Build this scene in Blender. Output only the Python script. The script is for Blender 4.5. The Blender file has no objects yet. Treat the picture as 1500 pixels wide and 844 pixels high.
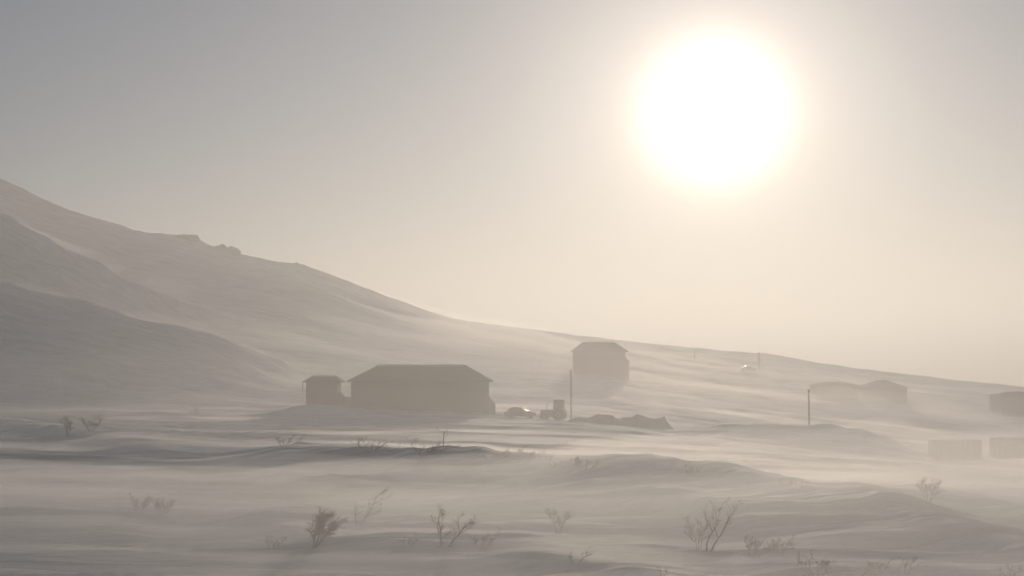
import bpy, bmesh, math, random
import numpy as np
from mathutils import Vector, Matrix

R = math.radians
SC = bpy.context.scene
COL = SC.collection

# ------------------------------------------------------------------ camera
W_, H_, F_ = 1500.0, 844.0, 2060.0
HORIZON = 540.0
PITCH = math.atan((HORIZON - H_ / 2) / F_)
CAM_Z = 7.0
cam_d = bpy.data.cameras.new('camera')
cam_d.sensor_width = 36.0
cam_d.lens = F_ / W_ * 36.0
cam_d.clip_start = 0.1
cam_d.clip_end = 20000.0
cam = bpy.data.objects.new('camera', cam_d)
COL.objects.link(cam)
cam.location = (0, 0, CAM_Z)
cam.rotation_euler = (math.pi / 2 + PITCH, 0, 0)
SC.camera = cam


def slope(px, py):
    """direction through a photo pixel as X/Y and Z/Y"""
    u, v = (px - W_ / 2) / F_, (H_ / 2 - py) / F_
    c, s = math.cos(PITCH), math.sin(PITCH)
    f = c - v * s
    return u / f, (s + v * c) / f


def at(px, py, y):
    a, b = slope(px, py)
    return Vector((a * y, y, CAM_Z + b * y))


# ------------------------------------------------------------------ sky, sun, exposure
sa, sb = slope(1047, 168)
SUN_DIR = Vector((sa, 1.0, sb)).normalized()
SUN_EL = math.asin(SUN_DIR.z)
SUN_AZ = math.atan2(SUN_DIR.x, SUN_DIR.y)

world = bpy.data.worlds.new('World')
SC.world = world
world.use_nodes = True
nt = world.node_tree
nt.nodes.clear()
out = nt.nodes.new('ShaderNodeOutputWorld')
bg = nt.nodes.new('ShaderNodeBackground')
bg.inputs['Strength'].default_value = 0.068
sky = nt.nodes.new('ShaderNodeTexSky')
sky.sky_type = 'NISHITA'
sky.sun_disc = False
sky.sun_elevation = SUN_EL
sky.sun_rotation = SUN_AZ
sky.dust_density = 0.0
sky.air_density = 1.0
sky.ozone_density = 4.0
nt.links.new(sky.outputs[0], bg.inputs['Color'])
# the bright aureole of ice crystals round the low sun
tc = nt.nodes.new('ShaderNodeTexCoord')
nrm = nt.nodes.new('ShaderNodeVectorMath'); nrm.operation = 'NORMALIZE'
nt.links.new(tc.outputs['Generated'], nrm.inputs[0])
dot = nt.nodes.new('ShaderNodeVectorMath'); dot.operation = 'DOT_PRODUCT'
nt.links.new(nrm.outputs[0], dot.inputs[0])
dot.inputs[1].default_value = SUN_DIR


def wmath(op, a, b=None):
    n = nt.nodes.new('ShaderNodeMath'); n.operation = op
    for i, v in enumerate((a, b)):
        if v is None:
            continue
        if isinstance(v, (int, float)):
            n.inputs[i].default_value = v
        else:
            nt.links.new(v, n.inputs[i])
    return n.outputs[0]


ang = wmath('ARCCOSINE', wmath('MINIMUM', dot.outputs['Value'], 1.0))
deg = wmath('MULTIPLY', ang, 180 / math.pi)
AUR = [(11.0, 1.85, 1.9), (2.6, 4.9, 1.3), (0.55, 11.0, 1.5)]          # strength, width in degrees, power
tot = None
for st, wd, pw in AUR:
    e = wmath('MULTIPLY', wmath('EXPONENT', wmath('MULTIPLY', wmath('POWER', wmath('DIVIDE', deg, wd), pw), -1.0)), st)
    tot = e if tot is None else wmath('ADD', tot, e)
bg2 = nt.nodes.new('ShaderNodeBackground')
bg2.inputs['Color'].default_value = (1.0, 0.84, 0.67, 1)
nt.links.new(tot, bg2.inputs['Strength'])
addn = nt.nodes.new('ShaderNodeAddShader')
nt.links.new(bg.outputs[0], addn.inputs[0])
nt.links.new(bg2.outputs[0], addn.inputs[1])
nt.links.new(addn.outputs[0], out.inputs['Surface'])

sun_d = bpy.data.lights.new('sun', 'SUN')
sun_d.energy = 4.6
sun_d.angle = R(0.5)
sun_d.color = (1.0, 0.847, 0.665)
sun = bpy.data.objects.new('sun', sun_d)
COL.objects.link(sun)
sun.location = (100, 300, 200)
sun.rotation_euler = (-SUN_DIR).to_track_quat('-Z', 'Y').to_euler()

vs = SC.view_settings
vs.view_transform = 'Standard'
vs.look = 'None'
vs.exposure = -1.03
vs.gamma = 1.0
vs.use_curve_mapping = False

cy = SC.cycles
cy.max_bounces = 14
cy.diffuse_bounces = 3
cy.glossy_bounces = 2
cy.transmission_bounces = 4
cy.volume_bounces = 10
cy.transparent_max_bounces = 200
cy.use_denoising = True
cy.sample_clamp_indirect = 6.0

# ------------------------------------------------------------------ haze settings
HAZE_DENSITY = 0.0020
HAZE_TOP = 74.0
HAZE_G = 0.54

# ------------------------------------------------------------------ helpers
rng = random.Random(11)


def tag(o, label=None, cat=None, group=None, kind=None):
    if label: o['label'] = label
    if cat: o['category'] = cat
    if group: o['group'] = group
    if kind: o['kind'] = kind
    return o


def empty(name, loc, rz=0.0):
    o = bpy.data.objects.new(name, None)
    COL.objects.link(o)
    o.location = loc
    o.rotation_euler = (0, 0, rz)
    o.empty_display_size = 0.3
    return o


class MB:
    """collects shapes, then links them as ONE mesh object"""
    def __init__(self):
        self.v, self.f = [], []

    def add(self, vs_, fs):
        n = len(self.v)
        self.v += [tuple(p) for p in vs_]
        self.f += [tuple(i + n for i in f) for f in fs]
        return self

    def box(self, x0, x1, y0, y1, z0, z1):
        return self.add([(x0, y0, z0), (x1, y0, z0), (x1, y1, z0), (x0, y1, z0),
                         (x0, y0, z1), (x1, y0, z1), (x1, y1, z1), (x0, y1, z1)],
                        [(3, 2, 1, 0), (4, 5, 6, 7), (0, 1, 5, 4), (1, 2, 6, 5), (2, 3, 7, 6), (3, 0, 4, 7)])

    def tube(self, pts, rad, n=6):
        pts = [Vector(p) for p in pts]
        rings = []
        for i, p in enumerate(pts):
            a, b = pts[max(i - 1, 0)], pts[min(i + 1, len(pts) - 1)]
            t = (b - a).normalized()
            u = t.cross(Vector((0.31, 0.92, 0.22)))
            if u.length < 1e-3:
                u = t.cross(Vector((1, 0, 0)))
            u.normalize()
            w = t.cross(u)
            r = rad[i] if isinstance(rad, (list, tuple)) else rad
            rings.append([p + u * (r * math.cos(2 * math.pi * k / n)) + w * (r * math.sin(2 * math.pi * k / n)) for k in range(n)])
        vs_ = [q for rg in rings for q in rg]
        fs = []
        for i in range(len(pts) - 1):
            for k in range(n):
                k2 = (k + 1) % n
                fs.append((i * n + k, i * n + k2, (i + 1) * n + k2, (i + 1) * n + k))
        fs.append(tuple(range(n - 1, -1, -1)))
        fs.append(tuple((len(pts) - 1) * n + k for k in range(n)))
        return self.add(vs_, fs)

    def prism(self, poly, y0, y1):
        """polygon in x, z pulled along y"""
        n = len(poly)
        vs_ = [(x, y0, z) for x, z in poly] + [(x, y1, z) for x, z in poly]
        fs = [tuple(range(n)), tuple(range(2 * n - 1, n - 1, -1))]
        for k in range(n):
            k2 = (k + 1) % n
            fs.append((k, n + k, n + k2, k2))
        return self.add(vs_, fs)

    def wheel(self, c, r, w, n=20):
        """a lathe round the y axis, with rounded shoulders"""
        prof = [(r * .55, -w / 2), (r * .9, -w / 2), (r, -w * .3), (r, w * .3), (r * .9, w / 2), (r * .55, w / 2)]
        vs_, fs = [], []
        m = len(prof)
        for k in range(n):
            a = 2 * math.pi * k / n
            for rr, yy in prof:
                vs_.append((c[0] + rr * math.cos(a), c[1] + yy, c[2] + rr * math.sin(a)))
        for k in range(n):
            k2 = (k + 1) % n
            for j in range(m):
                j2 = (j + 1) % m
                fs.append((k * m + j, k * m + j2, k2 * m + j2, k2 * m + j))
        return self.add(vs_, fs)

    def build(self, name, mat, parent=None, smooth=False, bevel=0.0, weld=False):
        me = bpy.data.meshes.new(name)
        me.from_pydata(self.v, [], self.f)
        bm = bmesh.new(); bm.from_mesh(me)
        if weld:
            bmesh.ops.remove_doubles(bm, verts=bm.verts, dist=1e-4)
        bmesh.ops.recalc_face_normals(bm, faces=bm.faces)
        if bevel:
            bmesh.ops.bevel(bm, geom=list(bm.edges), offset=bevel, segments=2, affect='EDGES', clamp_overlap=True)
        bm.to_mesh(me); bm.free()
        if smooth:
            me.shade_smooth()
        me.materials.append(mat)
        o = bpy.data.objects.new(name, me)
        COL.objects.link(o)
        if parent: o.parent = parent
        return o


# ------------------------------------------------------------------ materials
def material(name, color, rough=0.7, metal=0.0, noise=None, spec=0.3, bump=0.0, stretch=(1, 1, 1)):
    m = bpy.data.materials.new(name)
    m.use_nodes = True
    t = m.node_tree
    b = t.nodes['Principled BSDF']
    b.inputs['Base Color'].default_value = (*color, 1)
    b.inputs['Roughness'].default_value = rough
    b.inputs['Metallic'].default_value = metal
    b.inputs['Specular IOR Level'].default_value = spec
    if noise:
        scale, amount = noise
        tcn = t.nodes.new('ShaderNodeTexCoord')
        mp = t.nodes.new('ShaderNodeMapping'); mp.inputs['Scale'].default_value = stretch
        nz = t.nodes.new('ShaderNodeTexNoise')
        nz.inputs['Scale'].default_value = scale
        nz.inputs['Detail'].default_value = 6
        t.links.new(tcn.outputs['Object'], mp.inputs['Vector'])
        t.links.new(mp.outputs['Vector'], nz.inputs['Vector'])
        cr = t.nodes.new('ShaderNodeValToRGB')
        cr.color_ramp.elements[0].position = .3
        cr.color_ramp.elements[1].position = .7
        cr.color_ramp.elements[0].color = (*[c * (1 - amount) for c in color], 1)
        cr.color_ramp.elements[1].color = (*[min(1, c * (1 + amount)) for c in color], 1)
        t.links.new(nz.outputs['Fac'], cr.inputs['Fac'])
        t.links.new(cr.outputs['Color'], b.inputs['Base Color'])
        if bump:
            bp = t.nodes.new('ShaderNodeBump')
            bp.inputs['Strength'].default_value = bump
            bp.inputs['Distance'].default_value = 0.05
            t.links.new(nz.outputs['Fac'], bp.inputs['Height'])
            t.links.new(bp.outputs['Normal'], b.inputs['Normal'])
    return m


def volume_material(name, density, g, color=(0.97, 0.96, 0.95)):
    m = bpy.data.materials.new(name)
    m.use_nodes = True
    t = m.node_tree
    t.nodes.clear()
    o = t.nodes.new('ShaderNodeOutputMaterial')
    p = t.nodes.new('ShaderNodeVolumePrincipled')
    p.inputs['Color'].default_value = (*color, 1)
    p.inputs['Density'].default_value = density
    p.inputs['Anisotropy'].default_value = g
    p.inputs['Density Attribute'].default_value = ''
    t.links.new(p.outputs['Volume'], o.inputs['Volume'])
    return m


def snow_material():
    m = material('wind_packed_snow', (0.78, 0.768, 0.75), 0.75, spec=0.12)
    t = m.node_tree
    b = t.nodes['Principled BSDF']
    tcn = t.nodes.new('ShaderNodeTexCoord')

    def nz(sx, sy, rot, detail):
        mp = t.nodes.new('ShaderNodeMapping')
        mp.inputs['Rotation'].default_value = (0, 0, R(rot))
        mp.inputs['Scale'].default_value = (sx, sy, .3)
        n = t.nodes.new('ShaderNodeTexNoise')
        n.inputs['Scale'].default_value = 1.0
        n.inputs['Detail'].default_value = detail
        n.inputs['Distortion'].default_value = .4
        t.links.new(tcn.outputs['Object'], mp.inputs['Vector'])
        t.links.new(mp.outputs['Vector'], n.inputs['Vector'])
        return n.outputs['Fac']
    a, c, d = nz(.07, .55, 6, 4), nz(.22, 1.7, 8, 5), nz(.035, .16, 5, 3)
    cr = t.nodes.new('ShaderNodeValToRGB')          # old crust and scoured patches between fresh snow
    cr.color_ramp.elements[0].position = .36
    cr.color_ramp.elements[0].color = (.52, .505, .49, 1)
    cr.color_ramp.elements[1].position = .56
    cr.color_ramp.elements[1].color = (.82, .805, .785, 1)
    mix = t.nodes.new('ShaderNodeMix'); mix.data_type = 'FLOAT'
    mix.inputs['Factor'].default_value = .45
    t.links.new(a, mix.inputs['A']); t.links.new(c, mix.inputs['B'])
    t.links.new(mix.outputs['Result'], cr.inputs['Fac'])
    t.links.new(cr.outputs['Color'], b.inputs['Base Color'])
    prev = None
    for h, dist in ((d, 1.0), (a, .75), (c, .36)):
        bp = t.nodes.new('ShaderNodeBump')
        bp.inputs['Strength'].default_value = 1.0
        bp.inputs['Distance'].default_value = dist
        t.links.new(h, bp.inputs['Height'])
        if prev: t.links.new(prev, bp.inputs['Normal'])
        prev = bp.outputs['Normal']
    t.links.new(prev, b.inputs['Normal'])
    return m


M_SNOW = snow_material()
M_ROOFSNOW = material('roof_snow', (0.82, 0.82, 0.83), 0.6, noise=(2.0, 0.05), spec=0.2, bump=0.4)
M_WOOD = material('weathered_dark_wood', (0.075, 0.060, 0.046), 0.8, noise=(3.0, 0.35), bump=0.4, stretch=(0.3, 0.3, 4))
M_ROOF = material('dark_sheet_roof', (0.060, 0.056, 0.052), 0.9, noise=(2.0, 0.25), spec=0.05, bump=0.2)
M_TRIM = material('weathered_trim', (0.10, 0.082, 0.064), 0.75, noise=(5.0, 0.25))
M_POLE = material('grey_pole_wood', (0.085, 0.07, 0.056), 0.8, noise=(4.0, 0.3), bump=0.3, stretch=(4, 4, .4))
M_TWIG = material('bare_twig_bark', (0.070, 0.055, 0.042), 0.8, noise=(20.0, 0.3))
M_ROCK = material('dark_rock', (0.14, 0.125, 0.115), 0.85, noise=(0.9, 0.35), bump=0.8)
M_HEAP = material('frozen_earth', (0.13, 0.11, 0.092), 0.9, noise=(1.2, 0.4), bump=0.8)
M_PAINT = material('dark_car_paint', (0.045, 0.045, 0.05), 0.22, metal=0.3, noise=(1.5, 0.15), spec=0.6)
M_TRACTOR = material('worn_tractor_paint', (0.10, 0.065, 0.045), 0.45, noise=(3.0, 0.3), spec=0.5)
M_RUBBER = material('rubber', (0.025, 0.025, 0.026), 0.8, noise=(8.0, 0.2))
M_STEEL = material('dull_steel', (0.30, 0.30, 0.30), 0.4, metal=0.8, noise=(5.0, 0.2))
M_CONT = material('faded_container_paint', (0.10, 0.085, 0.07), 0.55, noise=(1.4, 0.3), bump=0.15)
M_LAMP = material('lamp_lens', (0.75, 0.75, 0.72), 0.12, noise=(6.0, 0.05), spec=0.8)
M_CER = material('insulator_ceramic', (0.45, 0.42, 0.38), 0.3, noise=(9.0, 0.1))
M_GLASS = bpy.data.materials.new('vehicle_glass')
M_GLASS.use_nodes = True
_t = M_GLASS.node_tree
_b = _t.nodes['Principled BSDF']
_b.inputs['Base Color'].default_value = (0.05, 0.055, 0.055, 1)
_b.inputs['Roughness'].default_value = 0.06
_b.inputs['Specular IOR Level'].default_value = 0.8
_b.inputs['Alpha'].default_value = 0.75
_n = _t.nodes.new('ShaderNodeTexNoise'); _n.inputs['Scale'].default_value = 7
_mr = _t.nodes.new('ShaderNodeMapRange')
_mr.inputs['To Min'].default_value = 0.02; _mr.inputs['To Max'].default_value = 0.05
_t.links.new(_n.outputs['Fac'], _mr.inputs['Value'])
_t.links.new(_mr.outputs['Result'], _b.inputs['Roughness'])


# ------------------------------------------------------------------ terrain
def sstep(a, b, x):
    t = np.clip((x - a) / (b - a), 0, 1)
    return t * t * (3 - 2 * t)


_perm = np.random.RandomState(5).permutation(4096)


def _hash(ix, iy, seed):
    h = (ix.astype(np.int64) * 374761393 + iy.astype(np.int64) * 668265263 + seed * 974711) & 0x7fffffff
    h = ((h ^ (h >> 13)) * 1274126177) & 0x7fffffff
    h = h ^ (h >> 16)
    return (h & 0xffff) / 65535.0


def noise(x, y, seed=0):
    ix, iy = np.floor(x), np.floor(y)
    fx, fy = x - ix, y - iy
    u = fx * fx * fx * (fx * (fx * 6 - 15) + 10)
    v = fy * fy * fy * (fy * (fy * 6 - 15) + 10)
    a = _hash(ix, iy, seed); b = _hash(ix + 1, iy, seed)
    c = _hash(ix, iy + 1, seed); d = _hash(ix + 1, iy + 1, seed)
    return (a * (1 - u) + b * u) * (1 - v) + (c * (1 - u) + d * u) * v - 0.5


def fbm(x, y, seed=0, oct_=4):
    s, amp = 0, 1.0
    for k in range(oct_):
        s = s + amp * noise(x * 2 ** k + 17.3 * k, y * 2 ** k - 9.1 * k, seed + k)
        amp *= .5
    return s


def smax(a, b, k):
    h = np.clip(0.5 + 0.5 * (a - b) / k, 0, 1)
    return b * (1 - h) + a * h + k * h * (1 - h)


def base_h(X, Y):
    z = 5.3 * (1 - sstep(4, 40, Y))
    xr = np.clip(X, -200, 110)
    sp = np.where(xr > 10, xr - 10, 0) + 4 * np.exp(-np.abs(xr - 10) / 5)
    z = z - 0.118 * sp * sstep(60, 185, Y)
    z = z + 0.012 * np.clip(-X, 0, 200) * sstep(60, 180, Y)
    return z


def crest(pts):
    a = np.array([tuple(at(p, q, d)) for p, q, d in pts])
    a = a[np.argsort(a[:, 0])]
    return a


SKY = crest([(-260, 238, 415), (-120, 240, 415), (0, 262, 415), (50, 287, 416), (100, 308, 417), (150, 323, 418), (190, 336, 420),
             (215, 341, 424), (265, 346, 428), (292, 352, 430), (305, 359, 431), (330, 365, 432), (350, 373, 432),
             (390, 381, 433), (437, 387, 435), (470, 398, 436), (500, 409, 437), (550, 429, 439), (600, 448, 441), (650, 464, 444),
             (700, 475, 448), (760, 482, 452), (850, 492, 456), (950, 504, 460), (1050, 513, 460), (1120, 519, 460),
             (1180, 529, 460), (1250, 540, 460), (1330, 548, 460), (1420, 559, 460), (1500, 567, 460), (1700, 590, 460)])
SPURS = [
    (crest([(-260, 215, 330), (-150, 240, 330), (0, 309, 330), (100, 362, 332), (190, 408, 335), (250, 430, 340), (350, 466, 345), (420, 487, 350), (600, 545, 355), (800, 640, 360)]), 85, .34),
    (crest([(-260, 380, 262), (-150, 396, 262), (0, 420, 265), (100, 440, 268), (200, 466, 270), (300, 489, 272), (360, 507, 275), (450, 548, 278), (700, 650, 280)]), 60, .28),
    (crest([(150, 440, 385), (250, 428, 386), (320, 426, 387), (380, 437, 388), (470, 458, 390), (560, 476, 395), (640, 495, 400), (760, 540, 402), (900, 600, 405)]), 60, .22),
]


def hill_h(X, Y, zb):
    yc = np.interp(X, SKY[:, 0], SKY[:, 1])
    zc = np.interp(X, SKY[:, 0], SKY[:, 2])
    zc = zc + 0.35 * fbm(X / 9.0, Y * 0 + 3, 40, 4)
    y0 = np.interp(X, [-150, 0, 150], [240, 212, 215])
    t = np.clip((Y - y0) / (yc - y0), 0, 1)
    z = zb + (zc - zb) * t ** 1.3
    back = np.clip(Y - yc, 0, None)
    zback = zc - 0.28 * back * sstep(-1, 25, back)
    z = np.where(Y > yc, np.maximum(zback, -24.0), z)
    for c, L, sb_ in SPURS:
        kc = np.interp(X, c[:, 0], c[:, 1])
        kz = np.interp(X, c[:, 0], c[:, 2]) + 0.5 * fbm(X / 14.0, Y / 40, 60, 3)
        tf = np.clip(1 - (kc - Y) / L, 0, 1)
        front = zb - 1 + (kz - zb + 1) * tf ** 1.25
        bk = kz - sb_ * (Y - kc)
        lay = np.where(Y > kc, bk, front)
        lay = np.where((kz < zb - 2) | (Y > kc + 150), -60, lay)
        z = smax(z, lay, 1.6)
    return z


def bank(pts, h, wf, wb, jag=0.0, taper=6.0, dist=None):
    """a snow bank whose crest passes through photo points: finds its place on the open ground"""
    res = []
    if dist:                                   # a bank of known distance: its height follows instead
        hs = []
        for px, py in pts:
            p = at(px, py, dist)
            res.append((p.x, dist))
            hs.append(p.z - float(base_h(np.array([p.x]), np.array([dist]))[0]))
        res = np.array(res)
        return dict(x=res[:, 0], y=res[:, 1], h=np.array(hs), wf=wf, wb=wb, jag=jag, tp=taper)
    for px, py in pts:
        a, b = slope(px, py)
        y = 100.0
        for _ in range(40):
            z = float(base_h(np.array([a * y]), np.array([y]))[0]) + h
            y = .5 * y + .5 * (z - CAM_Z) / b
        res.append((a * y, y))
    res = np.array(sorted(res))
    return dict(x=res[:, 0], y=res[:, 1], h=h, wf=wf, wb=wb, jag=jag, tp=taper)


BANKS = [
    bank([(775, 724), (830, 716), (880, 713), (920, 717), (950, 722), (985, 724), (1015, 731), (1080, 741), (1180, 745), (1300, 752), (1400, 765), (1500, 783), (1600, 800)], .9, 5.5, 15, .10, 4),
    bank([(1300, 742), (1350, 735), (1420, 735), (1500, 745), (1600, 760)], .55, 4.0, 12, .1, 3),
    bank([(370, 655), (450, 657), (520, 661), (600, 667), (680, 668), (760, 673), (850, 684), (960, 690), (1040, 697), (1100, 703), (1180, 712), (1260, 722)], 1.25, 5.5, 16, .2, 6),
    bank([(-40, 612), (0, 617), (60, 625), (110, 634), (180, 644), (250, 651)], .7, 5, 14, .2, 6),
    bank([(-40, 580), (0, 582), (60, 585), (150, 589)], .7, 6, 16, .2, 8),
    bank([(370, 689), (450, 700), (520, 705), (560, 703), (620, 695), (690, 697), (760, 704)], .55, 2.6, 9, .1, 4),
    bank([(560, 720), (640, 727), (700, 735), (760, 741)], .35, 2.0, 7, .1, 4),
    bank([(330, 765), (380, 764), (430, 772), (480, 786)], .4, 1.6, 7, .05, 2),
    bank([(480, 803), (560, 801), (640, 803), (700, 806), (760, 811), (820, 820)], .45, 1.6, 6, .05, 2),
    bank([(770, 814), (850, 824), (930, 836), (1010, 842)], .4, 1.5, 6, .05, 2),
    bank([(-60, 760), (0, 765), (100, 768), (200, 772)], .4, 1.5, 6, .05, 2),
    bank([(1140, 838), (1250, 838), (1360, 840), (1480, 842)], .35, 1.2, 5, .05, 2),
    bank([(1020, 624), (1080, 621), (1130, 622), (1185, 622), (1228, 625), (1240, 629), (1265, 630), (1285, 636), (1297, 635), (1335, 650)], 1.7, 6.5, 12, .10, 7, dist=187.0),
    bank([(395, 602), (430, 597), (470, 595), (500, 597), (540, 604)], 1.0, 7.0, 4.0, .08, 5, dist=191.5),
    bank([(430, 600), (560, 606), (700, 607), (740, 609)], .6, 6.0, 14, .2, 5),
]


def terrain(X, Y, detail=True):
    X = np.asarray(X, float); Y = np.asarray(Y, float)
    zb = base_h(X, Y)
    z = zb
    m = Y > 190
    if m.any():
        zz = z.copy()
        zz[m] = hill_h(X[m], Y[m], zb[m])
        z = zz
    for b in BANKS:
        yc = np.interp(X, b['x'], b['y'])
        d = Y - yc
        e = np.minimum(sstep(b['x'][0] - b['tp'], b['x'][0] + b['tp'], X), 1 - sstep(b['x'][-1] - b['tp'], b['x'][-1] + b['tp'], X))
        prof = np.where(d < 0, np.exp(-(d / b['wf']) ** 2), np.exp(-(d / b['wb']) ** 2))
        hh = (np.interp(X, b['x'], b['h']) if np.ndim(b['h']) else b['h']) * (1 + b['jag'] * 2 * fbm(X / 3.5, X * 0 + 1.7, 90, 3))
        z = z + hh * e * prof
    if detail:
        # wind-carved ripples, long across the view; they slant a little downwards to the right
        near = 1 - sstep(230, 330, Y)
        S = X * 0.10
        q = Y + S
        amp = sstep(30, 50, np.hypot(X, Y))
        rid = 1 - np.abs(2 * fbm(X / 22.0, q / 4.2, 7, 3))
        z = z + near * amp * 0.22 * (rid - .6)
        z = z + near * amp * 0.20 * fbm(X / 46.0, q / 15.0, 21, 3)
        z = z + near * amp * 0.20 * fbm(X / 26.0, q / 2.8, 25, 3)
        r3 = 1 - np.abs(2.4 * fbm(X / 16.0 + 5, q / 2.4, 29, 2))
        z = z + near * amp * 0.25 * np.maximum(r3, 0) ** 1.5
        rid2 = 1 - np.abs(2.2 * fbm(X / 9.0, q / 1.3, 33, 2))
        close = 1 - sstep(90, 190, Y)
        z = z + close * amp * 0.11 * (rid2 - .6)
        far = sstep(210, 280, Y) * (1 - sstep(430, 520, Y))
        z = z + far * (.8 * fbm(X / 40.0, Y / 12.0 + X / 30, 51, 4) + .3 * (1 - np.abs(2 * fbm(X / 10.0, (Y + .3 * X) / 4.0, 57, 2))))
    return z


def gz(x, y):
    return float(terrain(np.array([x]), np.array([y]))[0])


def ground_at(px, y, dz=0.0):
    a, _ = slope(px, 560)
    x = a * y
    return Vector((x, y, gz(x, y) + dz))


def hit(px, py, ymax=470):
    """where the sight line through a photo pixel meets the ground"""
    a, b = slope(px, py)
    ys = np.arange(40, ymax, .25)
    zs = terrain(a * ys, ys)
    under = np.nonzero(CAM_Z + b * ys <= zs)[0]
    y = ys[under[0]] if len(under) else 60.0
    return Vector((a * y, y, gz(a * y, y)))


# one height field, from the camera's feet to the horizon
ang_ = np.concatenate([np.linspace(-180, -34, 40)[:-1], np.linspace(-34, 34, 620), np.linspace(34, 180, 40)[1:-1]])
rad_ = np.concatenate([np.linspace(1, 38, 24)[:-1], np.arange(38, 130, .30), np.arange(130, 250, .75), np.arange(250, 480, 1.6),
                       np.geomspace(480, 4000, 40)])
na, nr = len(ang_), len(rad_)
A, RR = np.meshgrid(np.radians(ang_), rad_)
GX = RR * np.sin(A); GY = RR * np.cos(A)
GZ = terrain(GX.ravel(), GY.ravel()).reshape(GX.shape)
co = np.stack([GX, GY, GZ], -1).reshape(-1, 3)
co = np.concatenate([co, [[0, 0, gz(0, 0)]]])
i0 = np.arange(nr - 1)[:, None] * na
j = np.arange(na)[None, :]
j2 = (j + 1) % na
quads = np.stack([i0 + j, i0 + na + j, i0 + na + j2, i0 + j2], -1).reshape(-1, 4)
# vertex normals of the whole sheet, so that the hill and the field meet without a seam
fn = np.cross(co[quads[:, 2]] - co[quads[:, 0]], co[quads[:, 3]] - co[quads[:, 1]])
fn *= np.sign(fn[:, 2:3] + 1e-12)
vn = np.zeros_like(co)
for k in range(4):
    np.add.at(vn, quads[:, k], fn)
vn[-1] = (0, 0, 1)
vn /= np.linalg.norm(vn, axis=1, keepdims=True) + 1e-12
fc = co[quads].mean(1)
foot_line = np.interp(fc[:, 0], [-400, -150, -60, 0, 60, 120, 400], [205, 212, 222, 226, 215, 214, 214]) + 5 * noise(fc[:, 0] / 18, fc[:, 0] * 0, 3)
is_hill = (fc[:, 1] > foot_line) & (fc[:, 1] < 640)


def sheet(name, q, extra_tris=False):
    used = np.unique(q)
    remap = -np.ones(len(co), int); remap[used] = np.arange(len(used))
    vs_ = co[used]; qq = remap[q]
    me = bpy.data.meshes.new(name)
    nq = len(qq)
    me.vertices.add(len(vs_)); me.vertices.foreach_set('co', vs_.ravel().astype(np.float32))
    me.loops.add(nq * 4); me.loops.foreach_set('vertex_index', qq.ravel().astype(np.int32))
    me.polygons.add(nq)
    me.polygons.foreach_set('loop_start', np.arange(0, nq * 4, 4, dtype=np.int32))
    me.update(calc_edges=True)
    me.validate()
    me.shade_smooth()
    if len(me.vertices) == len(used):
        me.normals_split_custom_set_from_vertices(vn[used].tolist())
    me.materials.append(M_SNOW)
    o = bpy.data.objects.new(name, me)
    COL.objects.link(o)
    return o


def flip(q):
    a, b, c = co[q[:, 0]], co[q[:, 1]], co[q[:, 2]]
    n = np.cross(b - a, c - a)[:, 2]
    return np.where((n < 0)[:, None], q[:, ::-1], q)


quads = flip(quads)
centre = np.array([[k, (k + 1) % na, len(co) - 1, len(co) - 1] for k in range(na)])
tag(sheet('ground', quads[~is_hill]), 'wind packed snow field with ripples and low drifts in front of the buildings', kind='structure')
tag(sheet('hill', quads[is_hill]), 'snowy hillside with gullies rising to the left behind the buildings', kind='structure')
# the small patch under the camera
pm = MB()
pm.v = [tuple(co[k]) for k in range(na)] + [tuple(co[-1])]
pm.f = [(k, (k + 1) % na, na) for k in range(na)]
tag(pm.build('ground', M_SNOW, smooth=True), 'snow at the roadside below the viewpoint', kind='structure')


# ------------------------------------------------------------------ buildings
def hip_roof(mb, x0, x1, y0, y1, z0, rise, inset, thick, ymid=None):
    """closed slab: four slopes with a ridge along x"""
    ym = (y0 + y1) / 2 if ymid is None else ymid
    lo = [(x0, y0, z0), (x1, y0, z0), (x1, y1, z0), (x0, y1, z0), (x0 + inset, ym, z0 + rise), (x1 - inset, ym, z0 + rise)]
    up = [(x, y, z + thick) for x, y, z in lo]
    top = [(0, 1, 5, 4), (1, 2, 5), (2, 3, 4, 5), (3, 0, 4)]
    fs = [tuple(i + 6 for i in f) for f in top] + [tuple(reversed(f)) for f in top]
    for k in range(4):
        k2 = (k + 1) % 4
        fs.append((k, k2, k2 + 6, k + 6))
    return mb.add(lo + up, fs)


def siding(mb, x0, x1, y, z0, z1, side, board=.19, lap=.022):
    """overlapping boards as a stepped sheet with thickness; side 0: along x facing -y, 1: along y at x"""
    z = z0
    while z < z1 - .01:
        zt = min(z + board, z1)
        if side == 0:
            poly = [(0, z), (-lap, z), (-.004, zt), (0, zt)]
            mb.add([(x0, y + p[0], p[1]) for p in poly] + [(x1, y + p[0], p[1]) for p in poly],
                   [(0, 1, 2, 3), (7, 6, 5, 4), (0, 4, 5, 1), (1, 5, 6, 2), (2, 6, 7, 3), (3, 7, 4, 0)])
        z = zt


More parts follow.
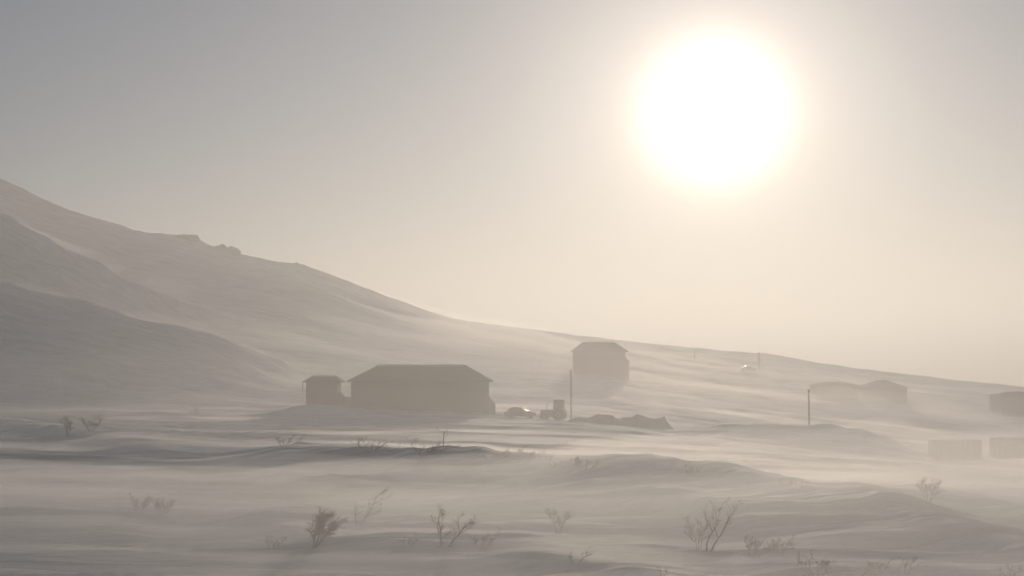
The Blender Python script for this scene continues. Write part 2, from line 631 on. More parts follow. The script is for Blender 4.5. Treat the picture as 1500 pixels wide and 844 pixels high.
def building(name, label, cat, px0, px1, dist, wall_h, depth, eave, rise, inset, sink=.6, rz=0.0, base_z=None, snow=True):
    """px0..px1: the walls' ends in the photo"""
    c = ground_at((px0 + px1) / 2, dist)
    w = (px1 - px0) / F_ * dist
    if base_z is not None:
        c.z = base_z
    r = empty(name, c, rz)
    tag(r, label, cat)
    m = MB().box(-w / 2, w / 2, 0, depth, -sink, wall_h)
    m.build('wall', M_WOOD, r)
    s = MB()
    siding(s, -w / 2 + .1, w / 2 - .1, -.003, -sink + .3, wall_h - .16, 0)
    s.build('siding', M_WOOD, r)
    for sx in (-1, 1):
        x = sx * (w / 2 - .03)
        MB().box(x - .08, x + .08, -.045, .14, -sink, wall_h - .01).build('corner_board', M_TRIM, r)
    rf = hip_roof(MB(), -w / 2 - eave, w / 2 + eave, -eave, depth + eave, wall_h - .003, rise, inset, .14).build('roof', M_ROOF, r)
    if snow:
        sn = hip_roof(MB(), -w / 2 - eave + .03, w / 2 + eave - .03, depth / 2 - .55, depth + eave - .04,
                      wall_h + .145, rise + .02, inset, .16, ymid=depth / 2)
        # snow lies on the windward half and laps a little over the ridge
        f = MB()
        hip = rise / (depth / 2 + eave)
        x0, x1 = -w / 2 - eave, w / 2 + eave
        zr = wall_h + .14 + rise
        ym = depth / 2
        pts_lo = [(x0 + inset - .05, ym - .45, zr - .45 * hip + .004), (x1 - inset + .05, ym - .45, zr - .45 * hip + .004),
                  (x1 - .1, depth + eave - .1, wall_h + .16), (x0 + .1, depth + eave - .1, wall_h + .16)]
        n = 24
        rows = []
        for k in range(n + 1):
            q = k / n
            xr = x0 + inset + (x1 - x0 - 2 * inset) * q
            h = .06 + .02 * math.sin(q * 9.1 + w) + .015 * math.sin(q * 23 + 2 * w)
            xe = x0 + .12 + (x1 - x0 - .24) * q
            rows.append([(xr, ym - .42, zr - .42 * hip + .005), (xr, ym - .05, zr + h), (xr, ym + .5, zr + h - .4 * hip),
                         (xe, depth + eave - .15, wall_h + .16 + h), (xe, depth + eave - .1, wall_h + .2), (xr, ym + .02, zr + .005)])
        vs_ = [p for row in rows for p in row]
        fs = []
        for k in range(n):
            for a in range(6):
                a2 = (a + 1) % 6
                fs.append((k * 6 + a, k * 6 + a2, (k + 1) * 6 + a2, (k + 1) * 6 + a))
        fs += [tuple(range(6)), tuple(n * 6 + a for a in range(5, -1, -1))]
        f.add(vs_, fs).build('snow_cap', M_ROOFSNOW, rf)
    return r, w, wall_h


def wall_height(px, py_eave, dist):
    return at(px, py_eave, dist).z - ground_at(px, dist).z


D1 = 198.0
hall, hall_w, hall_h = building('hall', 'long dark building with a hipped roof and wide eaves amid the snow field', 'building',
                                515, 715, D1, wall_height(615, 559.5, D1), 9.0, .62, 2.25, 4.0)
# a low lean-to against its right end
lt = MB().prism([(hall_w / 2 + .003, -1), (hall_w / 2 + .95, -1), (hall_w / 2 + .95, hall_h - 3.1), (hall_w / 2 + .003, hall_h - 1.9)], 1.0, 6.0)
lt.build('lean_to', M_WOOD, hall)

D2 = 197.0
shed, shed_w, shed_h = building('shed', 'small dark shed with a flat-topped hipped roof left of the long building', 'shed',
                                449, 494, D2, wall_height(471, 560.5, D2), 4.4, .5, .82, 1.1)
MB().tube([(-shed_w / 2 - .46, -.3, shed_h + .02), (-shed_w / 2 - .5, -.3, shed_h - .5), (-shed_w / 2 - .42, -.3, shed_h - 1.25)], .05, 6).build('downpipe', M_TRIM, shed)
MB().prism([(shed_w / 2 + .003, -1), (shed_w / 2 + .95, -1), (shed_w / 2 + .75, shed_h - 2.0), (shed_w / 2 + .25, shed_h - 1.35), (shed_w / 2 + .003, shed_h - 1.3)], .8, 3.0).build('lean_to', M_WOOD, shed)

# board fence closing the gap between the two
g0 = ground_at(505, D2 + 2); ztop = at(505, 581, D2 + 2).z
fence = empty('fence', g0)
tag(fence, 'short low board fence in the gap between the small shed and the long building', 'fence')
fw = 1.9
for k in range(12):
    x = -fw / 2 + k * fw / 12
    MB().box(x, x + fw / 12 - .012, 0, .03, -.4, ztop - g0.z - .02 * (k % 3)).build('plank', M_WOOD, fence)
MB().box(-fw / 2, fw / 2, .033, .09, (ztop - g0.z) * .7, (ztop - g0.z) * .7 + .1).build('rail', M_TRIM, fence)

D3 = 310.0
house, house_w, house_h = building('house', 'tall two storey house with a short ridged hipped roof on the slope behind', 'house',
                                   842, 916, D3, wall_height(879, 515.5, D3), 10.0, .65, 2.15, 2.75, sink=1.2)
MB().prism([(house_w / 2 + .003, -1.2), (house_w / 2 + .95, -1.2), (house_w / 2 + .95, house_h - 2.25), (house_w / 2 + .003, house_h - 1.2)], .8, 8.0).build('side_annex', M_WOOD, house)
MB().add([(house_w / 2 + .005, .5, house_h - 1.1), (house_w / 2 + 1.2, .5, house_h - 2.4), (house_w / 2 + 1.2, 8.3, house_h - 2.4), (house_w / 2 + .005, 8.3, house_h - 1.1),
          (house_w / 2 + .005, .5, house_h - .98), (house_w / 2 + 1.2, .5, house_h - 2.28), (house_w / 2 + 1.2, 8.3, house_h - 2.28), (house_w / 2 + .005, 8.3, house_h - .98)],
         [(3, 2, 1, 0), (4, 5, 6, 7), (0, 1, 5, 4), (1, 2, 6, 5), (2, 3, 7, 6), (3, 0, 4, 7)]).build('annex_roof', M_ROOF, house)

D4 = 335.0
building('barn', 'long low dark barn blurred by blowing snow right of the bare field pole', 'barn',
         1197, 1256, D4, wall_height(1226, 565, D4), 8.0, .3, .7, 3.0, snow=False)
building('barn', 'low dark building with a humped roof beside the long low barn', 'barn',
         1268, 1328, D4 + 5, wall_height(1300, 568.5, D4 + 5), 8.0, .5, 1.7, 4.4, snow=False)
building('barn', 'dark low building cut off by the right edge of the photo below the skyline', 'barn',
         1468, 1560, D4, wall_height(1490, 580, D4), 9.0, .4, 1.0, 3.0, snow=False)



# ------------------------------------------------------------------ shipping containers
def container(px0, px1, py_top, dist, label):
    w = (px1 - px0) / F_ * dist
    c = ground_at((px0 + px1) / 2, dist)
    top = at((px0 + px1) / 2, py_top, dist).z
    h = 2.6
    r = empty('shipping_container', (c.x, c.y, top - h), R(-1))
    tag(r, label, 'container', 'containers at the right edge of the field')
    d = 2.44
    n = int(w / .14)
    for side, yy in ((-1, 0.0), (1, d)):
        m = MB()
        pts = []
        for k in range(n + 1):
            x = -w / 2 + .08 + (w - .16) * k / n
            pts.append((x, yy + side * (-.045 if k % 4 in (0, 1) else 0)))
        vs_ = [(x, y, .15) for x, y in pts] + [(x, y, h - .12) for x, y in pts]
        m.add(vs_, [(k, k + 1, n + 2 + k, n + 1 + k) for k in range(n)])
        m.build('corrugated_wall', M_CONT, r)
    f = MB()
    for sx in (-1, 1):
        for y in (.06, d - .06):
            f.box(sx * w / 2 - .08, sx * w / 2 + .08, y - .09, y + .09, 0, h)
    for y in (.05, d - .05):
        f.box(-w / 2 + .085, w / 2 - .085, y - .06, y + .06, .01, .15)
        f.box(-w / 2 + .085, w / 2 - .085, y - .06, y + .06, h - .12, h - .006)
    for z in (.012, h - .13):
        for sx in (-1, 1):
            f.box(sx * w / 2 - .06, sx * w / 2 + .06, .155, d - .155, z, z + .12)
    f.build('frame', M_CONT, r)
    MB().box(-w / 2 + .07, w / 2 - .07, .09, d - .09, h - .05, h - .012).build('roof', M_CONT, r)
    for sx in (-1, 1):
        MB().box(sx * (w / 2 - .03) - .02, sx * (w / 2 - .03) + .02, .155, d - .155, .14, h - .14).build('end_panel', M_CONT, r)
    sn = MB()
    n = 14
    rows = []
    for k in range(n + 1):
        x = -w / 2 + .03 + (w - .06) * k / n
        hh = .1 + .05 * math.sin(k * .9 + px0) + (.0 if 0 < k < n else -.06)
        rows.append([(x, .02, h + .003), (x, .12, h + hh), (x, d - .12, h + hh * 1.2), (x, d - .02, h + .003)])
    vs_ = [p for row in rows for p in row]
    fs = [(k * 4 + a, k * 4 + (a + 1) % 4, (k + 1) * 4 + (a + 1) % 4, (k + 1) * 4 + a) for k in range(n) for a in range(4)]
    fs += [(0, 1, 2, 3), (n * 4 + 3, n * 4 + 2, n * 4 + 1, n * 4)]
    sn.add(vs_, fs).build('snow_cap', M_ROOFSNOW, r, smooth=True)
    return r


container(1367, 1435, 645, 184, 'whole dark shipping container half sunk in blowing snow, left of the pair')
container(1458, 1526, 642, 181, 'shipping container cut off by the right edge of the photo')


# ------------------------------------------------------------------ poles
def pole(px, py_top, dist, label, r0=.105, box=False, arm=True):
    b = ground_at(px, dist)
    top = at(px, py_top, dist)
    h = top.z - b.z
    r = empty('utility_pole', b)
    tag(r, label, 'pole', 'wooden poles across the field')
    lean = rng.uniform(-.01, .01)
    MB().tube([(0, 0, -.8), (lean * h * .5, 0, h * .5), (lean * h, 0, h)], [r0, r0 * .88, r0 * .72], 10).build('post', M_POLE, r, smooth=True)
    if arm:
        MB().box(lean * h - .05, lean * h + .05, -.55, .55, h - .42, h - .32).build('crossarm', M_POLE, r)
        for yy in (-.48, .48):
            MB().tube([(lean * h, yy, h - .32), (lean * h, yy, h - .2), (lean * h, yy, h - .1)], [.02, .05, .03], 8).build('insulator', M_CER, r)
    if box:
        MB().tube([(.35, 0, h - 2.7), (.35, 0, h - 1.7)], .24, 12).build('transformer', M_STEEL, r)
    return r


pole(836.5, 541, 192, 'slim pole standing between the tractor and the tall house')
pole(1184.5, 570, 190, 'bare slim pole rising from the long snow bank')
pole(1112, 516, 400, 'distant pole with a bulge near its top breaking the skyline', r0=.24, box=True)
pole(1018, 513, 420, 'faintest far pole on the slope right of the tall house', r0=.15)


# ------------------------------------------------------------------ vehicles
def make_car(loc, rz, label):
    r = empty('car', loc, rz)
    tag(r, label, 'car')
    L = 4.2
    body = [(-2.1, .35), (-2.12, .75), (-2.0, .92), (-1.05, 1.0), (1.35, 1.0), (2.0, .9), (2.1, .7), (2.08, .35),
            (1.72, .3), (1.66, .52), (1.45, .66), (1.2, .66), (1.0, .52), (.94, .3),
            (-.94, .3), (-1.0, .52), (-1.2, .66), (-1.45, .66), (-1.66, .52), (-1.72, .3)]
    m = MB().prism(body, -.84, .84)
    m.build('body', M_PAINT, r, bevel=.03)
    # cabin: tapered towards the roof, roof crowned
    def ring(x0, x1, y, z): return [(x0, -y, z), (x1, -y, z), (x1, y, z), (x0, y, z)]
    cab = MB()
    a = ring(-1.75, 1.05, .78, 1.003); b = ring(-1.25, .35, .62, 1.46)
    cab.add(a + b, [(0, 1, 5, 4), (1, 2, 6, 5), (2, 3, 7, 6), (3, 0, 4, 7), (3, 2, 1, 0), (4, 5, 6, 7)])
    cab.build('cabin', M_PAINT, r, bevel=.02)
    rf = MB()
    n = 8
    vs_, fs = [], []
    for i in range(n + 1):
        for k in range(n + 1):
            u, v = i / n, k / n
            vs_.append((-1.3 + 1.7 * u, -.66 + 1.32 * v, 1.462 + .09 * (1 - (2 * u - 1) ** 2) ** .6 * (1 - (2 * v - 1) ** 4) ** .8))
    for i in range(n):
        for k in range(n):
            fs.append((i * (n + 1) + k, (i + 1) * (n + 1) + k, (i + 1) * (n + 1) + k + 1, i * (n + 1) + k + 1))
    rf.add(vs_, fs)
    rf.build('roof', M_PAINT, r, smooth=True)

    def lerp(p, q, t): return tuple(p[k] + (q[k] - p[k]) * t for k in range(3))

    def pane(p00, p10, p11, p01, off):
        q = []
        for s, t in ((.07, .12), (.93, .12), (.93, .88), (.07, .88)):
            q.append(lerp(lerp(p00, p10, s), lerp(p01, p11, s), t))
        o = Vector(off)
        return MB().add([Vector(p) + o for p in q] + [Vector(p) + o * .1 for p in q],
                        [(0, 1, 2, 3), (7, 6, 5, 4), (0, 4, 5, 1), (1, 5, 6, 2), (2, 6, 7, 3), (3, 7, 4, 0)])
    nseg, ws, wf_ = 8, [], []
    for k in range(nseg + 1):
        q = .06 + .88 * k / nseg
        bow = .10 * (1 - (2 * q - 1) ** 2)
        lo_, hi_ = lerp(lerp(a[1], a[2], q), lerp(b[1], b[2], q), .1), lerp(lerp(a[1], a[2], q), lerp(b[1], b[2], q), .92)
        for p_, d_ in ((lo_, .006), (lo_, .03 + bow), (hi_, .03 + bow), (hi_, .006)):
            ws.append((p_[0] + d_ * .55, p_[1], p_[2] + d_ * .84))
    for k in range(nseg):
        for e in range(4):
            wf_.append((k * 4 + e, k * 4 + (e + 1) % 4, k * 4 + 4 + (e + 1) % 4, k * 4 + 4 + e))
    wf_ += [(3, 2, 1, 0), (nseg * 4, nseg * 4 + 1, nseg * 4 + 2, nseg * 4 + 3)]
    MB().add(ws, wf_).build('windscreen', M_GLASS, r)
    pane(a[3], a[0], b[0], b[3], (-.012, 0, .018)).build('rear_window', M_GLASS, r)
    for s, (i0_, i1_) in ((-1, (0, 1)), (1, (3, 2))):
        mid0, mid1 = lerp(a[i0_], a[i1_], .5), lerp(b[i0_], b[i1_], .5)
        pane(a[i0_], mid0, mid1, b[i0_], (0, s * .02, .006)).build('side_window', M_GLASS, r)
        pane(mid0, a[i1_], b[i1_], mid1, (0, s * .02, .006)).build('side_window', M_GLASS, r)
        MB().box(1.95, 2.1, s * .6 - .16, s * .6 + .16, .66, .8).build('headlight', M_LAMP, r, bevel=.02)
        for x in (-1.33, 1.33):
            w = MB().wheel((x, s * .74, .33), .33, .2).build('wheel', M_RUBBER, r, smooth=True)
            MB().wheel((x, s * .74, .33), .19, .21, 12).build('rim', M_STEEL, w, smooth=True)
    return r


def make_tractor(loc, rz, label):
    r = empty('tractor', loc, rz)
    tag(r, label, 'tractor')
    MB().box(-1.9, -.1, -.42, .42, .75, 1.45).build('bonnet', M_TRACTOR, r, bevel=.07)
    MB().box(-1.7, 1.0, -.3, .3, .5, .78).build('chassis', M_STEEL, r, bevel=.03)
    MB().box(-.05, 1.35, -.75, .75, .85, 1.55).build('cab_base', M_TRACTOR, r, bevel=.04)
    for x, lx in ((0.0, .08), (1.3, -.05)):
        for s in (-1, 1):
            MB().tube([(x, s * .7, 1.54), (x + lx, s * .66, 2.72)], .05, 6).build('cab_post', M_TRACTOR, r)
    MB().box(-.1, 1.45, -.82, .82, 2.7, 2.86).build('cab_roof', M_TRACTOR, r, bevel=.05)
    for s in (-1, 1):
        MB().box(.12, 1.2, s * .67 - .012, s * .67 + .012, 1.58, 2.66).build('side_window', M_GLASS, r)
    MB().box(.03, .05, -.6, .6, 1.58, 2.66).build('windscreen', M_GLASS, r)
    MB().tube([(-1.1, .2, 1.44), (-1.1, .2, 2.35)], .05, 8).build('exhaust', M_STEEL, r)
    for s in (-1, 1):
        w = MB().wheel((.75, s * .85, .78), .78, .42, 24).build('wheel', M_RUBBER, r, smooth=True)
        lugs = MB()
        for k in range(16):
            a = 2 * math.pi * k / 16
            cx, cz = .75 + .79 * math.cos(a), .78 + .79 * math.sin(a)
            t = Vector((-math.sin(a), 0, math.cos(a))) * .05
            nrm_ = Vector((math.cos(a), 0, math.sin(a))) * .03
            p0, p1 = Vector((cx, s * .85 - .18, cz)), Vector((cx, s * .85 + .18, cz)) + t * 2
            q = [p0 - t - nrm_, p0 + t - nrm_, p1 + t - nrm_, p1 - t - nrm_]
            lugs.add(q + [p + 2 * nrm_ for p in q], [(3, 2, 1, 0), (4, 5, 6, 7), (0, 1, 5, 4), (1, 2, 6, 5), (2, 3, 7, 6), (3, 0, 4, 7)])
        lugs.build('tread', M_RUBBER, w)
        MB().wheel((.75, s * .85, .78), .43, .3, 16).build('rim', M_STEEL, w, smooth=True)
        w2 = MB().wheel((-1.4, s * .7, .48), .48, .3, 20).build('wheel', M_RUBBER, r, smooth=True)
        MB().wheel((-1.4, s * .7, .48), .27, .26, 12).build('rim', M_STEEL, w2, smooth=True)
        MB().prism([(.0, 1.3), (.15, 1.6), (1.3, 1.6), (1.55, 1.35), (1.55, 1.27), (1.28, 1.53), (.2, 1.53), (.06, 1.27)], s * .85 - .22, s * .85 + .22).build('mudguard', M_TRACTOR, r)
    for s in (-.28, .28):
        MB().tube([(-1.9, s, 1.2), (-1.95, s, 1.2)], .09, 10).build('headlight', M_LAMP, r)
    return r


p = ground_at(762, 196)
z_car = at(762, 596.5, 196).z - 1.5
make_car((p.x, p.y, min(z_car, p.z + .1)), R(-12.6), 'low dark car with a bright glint, between the long building and the tractor')
p = ground_at(812, 195)
z_tr = at(812, 585.5, 195).z - 2.86
make_tractor((p.x, p.y, min(p.z + .1, max(p.z - .5, z_tr))), R(-14), 'dark tractor with a boxy windowed cab between the car and the pole')
p = ground_at(1097, 385)
make_car(p + Vector((0, 0, -.05)), R(-4), 'tiny faint car on the far slope below the distant pole')


# ------------------------------------------------------------------ heap of frozen spoil with pointed tops
def heap():
    outline = [(832, 616), (842, 612.5), (850, 611.5), (860, 612.5), (868, 610), (874, 606.5), (882, 607.5), (890, 607.5), (897, 608), (901, 612), (906, 613.5),
               (912, 611.5), (918, 611.5), (926, 611), (934, 606.5), (940, 608.5), (948, 611.5), (956, 613.5), (964, 613), (970, 611), (974, 609), (976, 616), (986, 628)]
    d = 189.0
    c = ground_at(905, d)
    zs = [at(a, b, d) - c for a, b in outline]
    n = 80
    xs = np.linspace(zs[0].x, zs[-1].x, n)
    ht = np.interp(xs, [q.x for q in zs], [q.z for q in zs])
    rows = 13
    vs_, fs = [], []
    r2 = np.random.RandomState(3)
    for i in range(n):
        for k in range(rows):
            t = k / (rows - 1) * 2 - 1
            y = t * 3.2 + .35 * math.sin(i * .3)
            pr = max(0, 1 - abs(t) ** 1.25)
            z = -1.0 + (ht[i] + 1.0) * pr + .30 * float(fbm(np.array([xs[i] / 1.6]), np.array([y / 1.3]), 77, 3)[0]) * (1 - abs(t)) * (abs(t) > .12)
            vs_.append((xs[i], y, z))
    for i in range(n - 1):
        for k in range(rows - 1):
            fs.append((i * rows + k, (i + 1) * rows + k, (i + 1) * rows + k + 1, i * rows + k + 1))
    bot = [i * rows for i in range(n)] + [i * rows + rows - 1 for i in range(n - 1, -1, -1)]
    fs.append(tuple(bot))
    fs.append(tuple(range(rows - 1, -1, -1)))
    fs.append(tuple((n - 1) * rows + k for k in range(rows)))
    m = MB().add(vs_, fs)
    o = m.build('spoil_heap', M_HEAP)
    o.location = c
    tag(o, 'long dark jagged heap with pointed tops right of the slim pole', 'heap')


heap()


# ------------------------------------------------------------------ rocks on the skyline
def rock(px0, px1, py_top, dist, label, thick=1.0, seed=1, flat=False):
    c0 = at((px0 + px1) / 2, py_top, dist)
    w = (px1 - px0) / F_ * dist / 2
    bm = bmesh.new()
    bmesh.ops.create_icosphere(bm, subdivisions=3, radius=1.0)
    r3 = random.Random(seed)
    ph = [r3.uniform(0, 6) for _ in range(6)]
    for v in bm.verts:
        p = v.co
        k = 1 + .18 * math.sin(3.1 * p.x + ph[0]) * math.cos(2.7 * p.y + ph[1]) + .12 * math.sin(6.3 * p.z + 5 * p.x + ph[2]) + .06 * r3.uniform(-1, 1)
        q = p * k
        if flat:
            q.z = max(min(q.z, .55), -1)
            q.x = max(min(q.x, .92), -1.2)
        v.co = (q.x * w, q.y * w * .8, q.z * thick)
    top = max(v.co.z for v in bm.verts)
    me = bpy.data.meshes.new('rock_outcrop')
    bm.to_mesh(me); bm.free()
    me.materials.append(M_ROCK)
    o = bpy.data.objects.new('rock_outcrop', me)
    COL.objects.link(o)
    o.location = (c0.x, c0.y, c0.z - top)
    tag(o, label, 'rock', 'rock outcrops along the hill crest')


rock(258, 294, 344.5, 428, 'long flat rock ledge with a square end high on the hill crest', 2.0, 1, True)
rock(314, 331, 357.5, 430, 'small rock just left of the round rock on the hill crest', 1.7, 2)
rock(328, 350, 360.5, 430, 'rounded rock where the hill crest steps down', 2.4, 3)
rock(426, 443, 384.5, 434, 'low lone rock on the hill crest farthest to the right', 1.3, 4)


# ------------------------------------------------------------------ bare shrubs
def shrub(px, py, wpx, hpx, label, lean=0.0, stems=3, density=1.0, seed=0, upright=.75, tips=3, thick=1.0, name='bare_shrub'):
    """px, py: its foot in the photo; wpx, hpx: spread and height there"""
    r4 = random.Random(seed + 100)
    b = hit(px, py)
    s = b.y / F_
    h, w = hpx * s, wpx * s
    root = empty(name, b)
    tag(root, label, 'shrub', 'bare shrubs poking through the snow')
    tw = MB()
    rb = h * .022 * thick + .005

    def grow(p, d, length, rad, level):
        n = 4
        pts, rr = [Vector(p)], [rad]
        dd = Vector(d)
        for k in range(n):
            dd = (dd + Vector((r4.gauss(0, .17) + lean * .12, r4.gauss(0, .15), r4.gauss(.03, .12)))).normalized()
            pts.append(pts[-1] + dd * (length / n))
            rr.append(max(rad * (1 - .7 * (k + 1) / n), .0045))
        if level > 0:
            tw.tube(pts, rr, 4 if level < 2 else 3)
        if level < tips:
            m = {0: int(5 * density + 2), 1: int(4 * density + 1), 2: int(3 * density)}.get(level, 2)
            for k in range(m):
                q = r4.uniform(.3, 1.0)
                i = min(int(q * n), n - 1)
                fpt = q * n - i
                o_ = pts[i].lerp(pts[i + 1], fpt)
                az = r4.uniform(0, 2 * math.pi)
                side = Vector((math.cos(az), math.sin(az) * .8, r4.uniform(-.1, .5)))
                nd = (dd * .75 + side * .75 + Vector((lean * .35, 0, 0))).normalized()
                grow(o_, nd, length * r4.uniform(.35, .6), rr[i] * .6, level + 1)
        return pts, rr

    for k in range(stems):
        sx = (k - (stems - 1) / 2) / max(stems - 1, 1)
        d = Vector((sx * (w / h) * 1.1 + lean * .6, r4.uniform(-.25, .25), upright)).normalized()
        l = h * r4.uniform(.62, .85) / max(d.z, .45)
        st = MB()
        pts, rr = grow((sx * w * .18, r4.uniform(-.05, .05) * w, -.06), d, l, rb, 0)
        st.tube(pts, rr, 6)
        st.build('stem', M_TWIG, root, smooth=True)
    if tw.v:
        tw.build('twigs', M_TWIG, root)['kind'] = 'stuff'
    return root


SHRUBS = [
    # foot px, py, width, height, label, lean, stems, density, upright, thick
    (461, 803, 16, 42, 'wind-bent dark shrub with a dense bushy top, low at left of centre', .45, 3, 2.2, .9, 1.5),
    (652, 803, 36, 50, 'sparse crooked shrub of few slanted dark stems at the bottom, beside low twigs', .4, 2, 1.0, .9, 1.4),
    (1038, 808, 30, 82, 'tallest thin shrub with two long bare stems forking against the dark drift', .28, 2, .7, 1.0, .7),
    (1024, 806, 26, 50, 'pale fine shrub close against the left of the tallest shrub', -.1, 3, .8, 1.0, .25),
    (1104, 818, 40, 30, 'low brushy clump right of the tallest shrub', .3, 6, .8, .9, .45),
    (1143, 814, 20, 24, 'small slanted tuft right of the low brushy clump', .6, 3, .8, .9, .6),
    (1196, 850, 44, 36, 'tangled shrub on the lower edge of the photo with one stem bent over', .1, 5, .7, .85, .5),
    (1258, 848, 40, 32, 'single arched twig curving to the right at the lower edge', 1.2, 1, .5, .9, 1.3),
    (1328, 843, 18, 22, 'little dark forked sprig standing alone at the lower right', .4, 2, .9, .9, 1.4),
    (843, 826, 20, 22, 'tiny crooked sprig on the low drift below the shadowed bank', .2, 2, .6, .9, 1.0),
    (971, 846, 10, 14, 'tip of a twig just showing at the lower edge, left of the tall shrub', .0, 2, .8, .9, 1.4),
    (818, 785, 26, 34, 'faint hazy shrub in front of the shadowed bank', .1, 4, 1.1, .9, .3),
    (524, 772, 30, 42, 'pale thin shrub leaning right behind the wind-bent shrub', .7, 3, .8, .9, .6),
    (598, 800, 18, 14, 'low sprig between the two dark foreground shrubs', .2, 3, .8, .8, .8),
    (703, 806, 24, 24, 'faint slender twigs right of the sparse crooked shrub', .3, 3, .8, .9, .7),
    (400, 806, 22, 18, 'faint low tuft left of the wind-bent shrub', .2, 3, .8, .8, .7),
    (203, 755, 24, 22, 'left half of a dark blurred pair of bushes on the left snow', .1, 5, 1.2, 1.0, .2),
    (236, 755, 28, 22, 'right half of a dark blurred pair of bushes on the left snow', .1, 6, 1.2, 1.0, .2),
    (99, 640, 8, 26, 'narrow upright dark bush on the left bank', .0, 4, 1.2, 1.6, .7),
    (134, 632, 30, 15, 'wide dark bush beside the narrow upright one on the left bank', .1, 6, 1.6, .9, .7),
    (285, 612, 16, 14, 'faint bush on open snow left of the small shed', .3, 4, .9, .9, .3),
    (415, 654, 30, 14, 'pale bush at the left end of the long bank', .4, 6, 1.0, .8, .7),
    (545, 665, 50, 18, 'low wide bush on the long bank below the long building', .3, 6, 1.0, .7, .8),
    (620, 670, 40, 20, 'bush bent by wind on the long bank, left of the tall twig', .6, 6, 1.1, .7, .9),
    (649, 654, 12, 34, 'single tall twig standing up behind the long bank', .2, 1, .5, 1.2, .7),
    (718, 674, 40, 14, 'low tuft on the long bank below the car', .4, 5, 1.0, .7, .8),
    (780, 675, 30, 14, 'small tuft on the long bank below the tractor', .3, 5, 1.0, .7, .8),
    (856, 690, 34, 16, 'rounded bushy clump on the long bank below the spoil heap', .2, 7, 1.3, .9, .7),
    (815, 686, 24, 12, 'very low tuft just left of the rounded bushy clump', .2, 4, .9, .7, .8),
    (1010, 700, 26, 16, 'faint low bush on the right part of the long bank', .1, 4, .9, .8, .7),
    (1163, 716, 30, 12, 'flat scrub near the right end of the long bank', .2, 5, 1.0, .7, .8),
    (1360, 738, 26, 34, 'faint tall bush in blowing snow below the containers', .0, 4, 1.0, 1.1, .3),
    (1290, 843, 34, 18, 'low fine twigs between the arched twig and the forked sprig', .4, 4, .9, .7, .7),
    (1478, 846, 26, 18, 'small dim tuft in the lower right corner', .2, 3, .9, .8, .8),
]
for i, (a, b, c, d, lab, le, stm, den, up, th) in enumerate(SHRUBS):
    shrub(a, b, c, d, lab, le, stm, den, i * 7, up, 3 if d > 20 else 2, th)


# ------------------------------------------------------------------ drifting snow close to the ground, and the haze
gx = np.arange(-260, 261, 2.0)
gy = np.arange(30, 541, 2.0)
RX, RY = np.meshgrid(gx, gy)
RZ = terrain(RX.ravel(), RY.ravel(), False).reshape(RX.shape)


def blur(a, n, axis):
    p = np.pad(a, [(n, n) if k == axis else (0, 0) for k in (0, 1)], mode='edge')
    c = np.cumsum(np.insert(p, 0, 0, axis=axis), axis=axis)
    L = 2 * n + 1
    return (np.take(c, range(L, c.shape[axis]), axis=axis) - np.take(c, range(0, c.shape[axis] - L), axis=axis)) / L


BL = blur(blur(RZ, 14, 0), 14, 0)
BL = blur(BL, 8, 1)
HOLLOW = BL - RZ


def grid_lookup(Gd, X, Y):
    fx = np.clip((X - gx[0]) / 2.0, 0, len(gx) - 1.001); fy = np.clip((Y - gy[0]) / 2.0, 0, len(gy) - 1.001)
    ix, iy = fx.astype(int), fy.astype(int)
    u, v = fx - ix, fy - iy
    return (Gd[iy, ix] * (1 - u) + Gd[iy, ix + 1] * u) * (1 - v) + (Gd[iy + 1, ix] * (1 - u) + Gd[iy + 1, ix + 1] * u) * v


def drift(label, r0, r1, dr, da, height, density, g):
    """a closed veil of blowing snow: its top rides 'height' above the ground, its bottom lies in the ground"""
    an = np.radians(np.arange(-30, 30.01, da)); rd = np.arange(r0, r1, dr)
    a_, r_ = np.meshgrid(an, rd)
    X, Y = r_ * np.sin(a_), r_ * np.cos(a_)
    T = terrain(X.ravel(), Y.ravel(), False).reshape(X.shape)
    Hh = height(X, Y)
    edge = np.minimum(sstep(r0, r0 + 8 * dr, r_), 1 - sstep(r1 - 8 * dr, r1, r_))
    edge = edge * sstep(R(-30), R(-28), a_) * (1 - sstep(R(28), R(30), a_))
    Hh = np.maximum(Hh * edge - .6 * (1 - edge), -.6)
    nn, mm = X.shape
    top = np.stack([X, Y, T + Hh], -1).reshape(-1, 3)
    bot = np.stack([X, Y, T - 1.0], -1).reshape(-1, 3)
    N = nn * mm
    idx = np.arange(N).reshape(nn, mm)
    q = np.stack([idx[:-1, :-1], idx[:-1, 1:], idx[1:, 1:], idx[1:, :-1]], -1).reshape(-1, 4)
    rim = np.concatenate([idx[0, :], idx[1:, -1], idx[-1, -2::-1], idx[-2:0:-1, 0]])
    rim2 = np.roll(rim, -1)
    side = np.stack([rim, rim + N, rim2 + N, rim2], -1)
    faces = np.concatenate([q, q[:, ::-1] + N, side])
    me = bpy.data.meshes.new('drifting_snow')
    vs_ = np.concatenate([top, bot])
    me.vertices.add(len(vs_)); me.vertices.foreach_set('co', vs_.ravel().astype(np.float32))
    me.loops.add(len(faces) * 4); me.loops.foreach_set('vertex_index', faces.ravel().astype(np.int32))
    me.polygons.add(len(faces)); me.polygons.foreach_set('loop_start', np.arange(0, len(faces) * 4, 4, dtype=np.int32))
    me.update(calc_edges=True)
    me.materials.append(volume_material('drifting_snow', density, g))
    o = bpy.data.objects.new('drifting_snow', me)
    COL.objects.link(o)
    tag(o, label, kind='stuff')
    return o


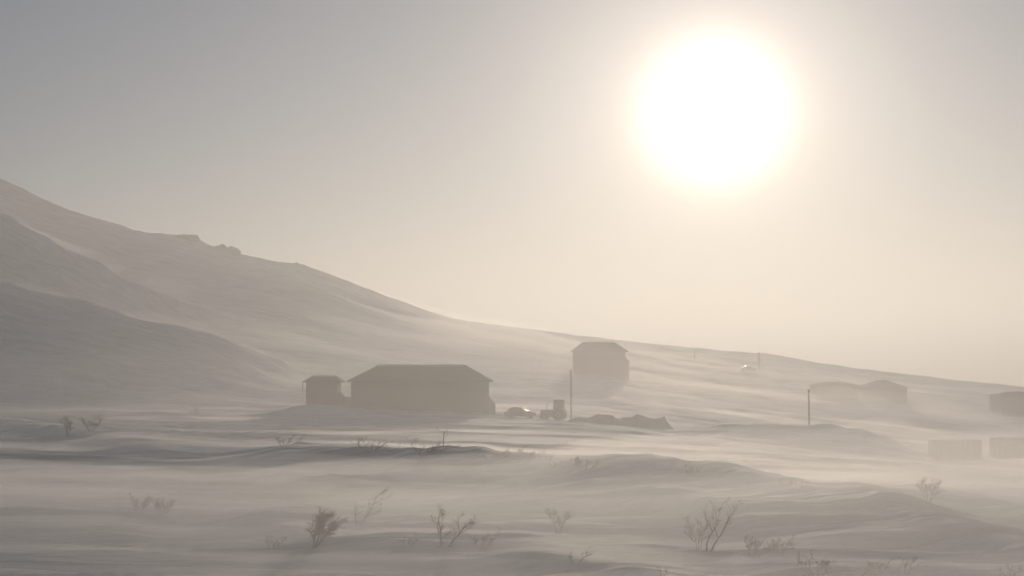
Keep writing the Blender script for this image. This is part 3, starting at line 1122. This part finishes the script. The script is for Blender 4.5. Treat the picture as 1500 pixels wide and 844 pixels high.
right = lambda X, Y: 1 - .92 * sstep(12, 30, X) * sstep(80, 120, Y) * (1 - sstep(230, 280, Y))     # veil thinned there so the containers show darker
drift('ragged streaks of snow racing low over the field', 40, 300, .8, .25,
      lambda X, Y: -.05 + 1.0 * fbm(X / 34, (Y + .12 * X) / 6.5, 201, 4) + .7 * fbm(X / 22, (Y + .12 * X) / 3.0, 205, 2) - .15 * (1 - right(X, Y)), .090, .66)
drift('streaks of blowing snow in front of the buildings', 50, 330, 1.2, .35,
      lambda X, Y: -.5 + 3.0 * fbm(X / 60, (Y + .1 * X) / 12, 231, 5) - 1.2 * (1 - right(X, Y)), .014, .66)
drift('thicker blowing snow around the feet of the buildings', 130, 420, 2.0, .4,
      lambda X, Y: (.6 + 2.8 * fbm(X / 60, Y / 12, 261, 4)) * sstep(140, 210, Y) * right(X, Y) * (1 - .5 * sstep(330, 420, Y)) + (4.2 + 5 * fbm(X / 12, Y / 12, 267, 3)) * np.exp(-((X - 98) / 38) ** 2 - ((Y - 305) / 18) ** 2), .009, .66)
drift('low veil of blown snow thickened to brighten the nearest snow', 16, 120, .9, .35,  # veil made denser, and deeper at the right, to lift the dark foreground
      lambda X, Y: (2.0 + 2.0 * fbm(X / 34, (Y + .1 * X) / 8, 321, 5) + .08 * np.clip(X, 0, 30) * (1 - sstep(55, 80, Y))) * sstep(14, 40, Y) * (1 - .9 * sstep(64, 96, Y)), .034, .66)
drift('snow lifted to roof height over the whole field', 44, 440, 4.0, .6,
      lambda X, Y: 6.5 + 8 * fbm(X / 90, Y / 40, 301, 4) - 6.5 * sstep(14, 36, X) * (1 - sstep(190, 240, Y)), .0016, .66)
drift('snow smoking out of the gullies of the hillside', 215, 485, 2.5, .3,
      lambda X, Y: np.clip(1.7 * grid_lookup(HOLLOW, X, Y) - .5, -.6, 18) + 2.4 * fbm(X / 50, (Y + .4 * X) / 16, 281, 4)
      + 3.6 * np.exp(-((X + 8) / 30) ** 2) * sstep(330, 410, Y), .020, .66)

low = float(GZ.min())
hz = MB().box(-4300, 4300, -4300, 4300, low - 1.0, HAZE_TOP)
tag(hz.build('haze', volume_material('haze', HAZE_DENSITY, HAZE_G)), 'pale snow haze filling the air', kind='stuff')
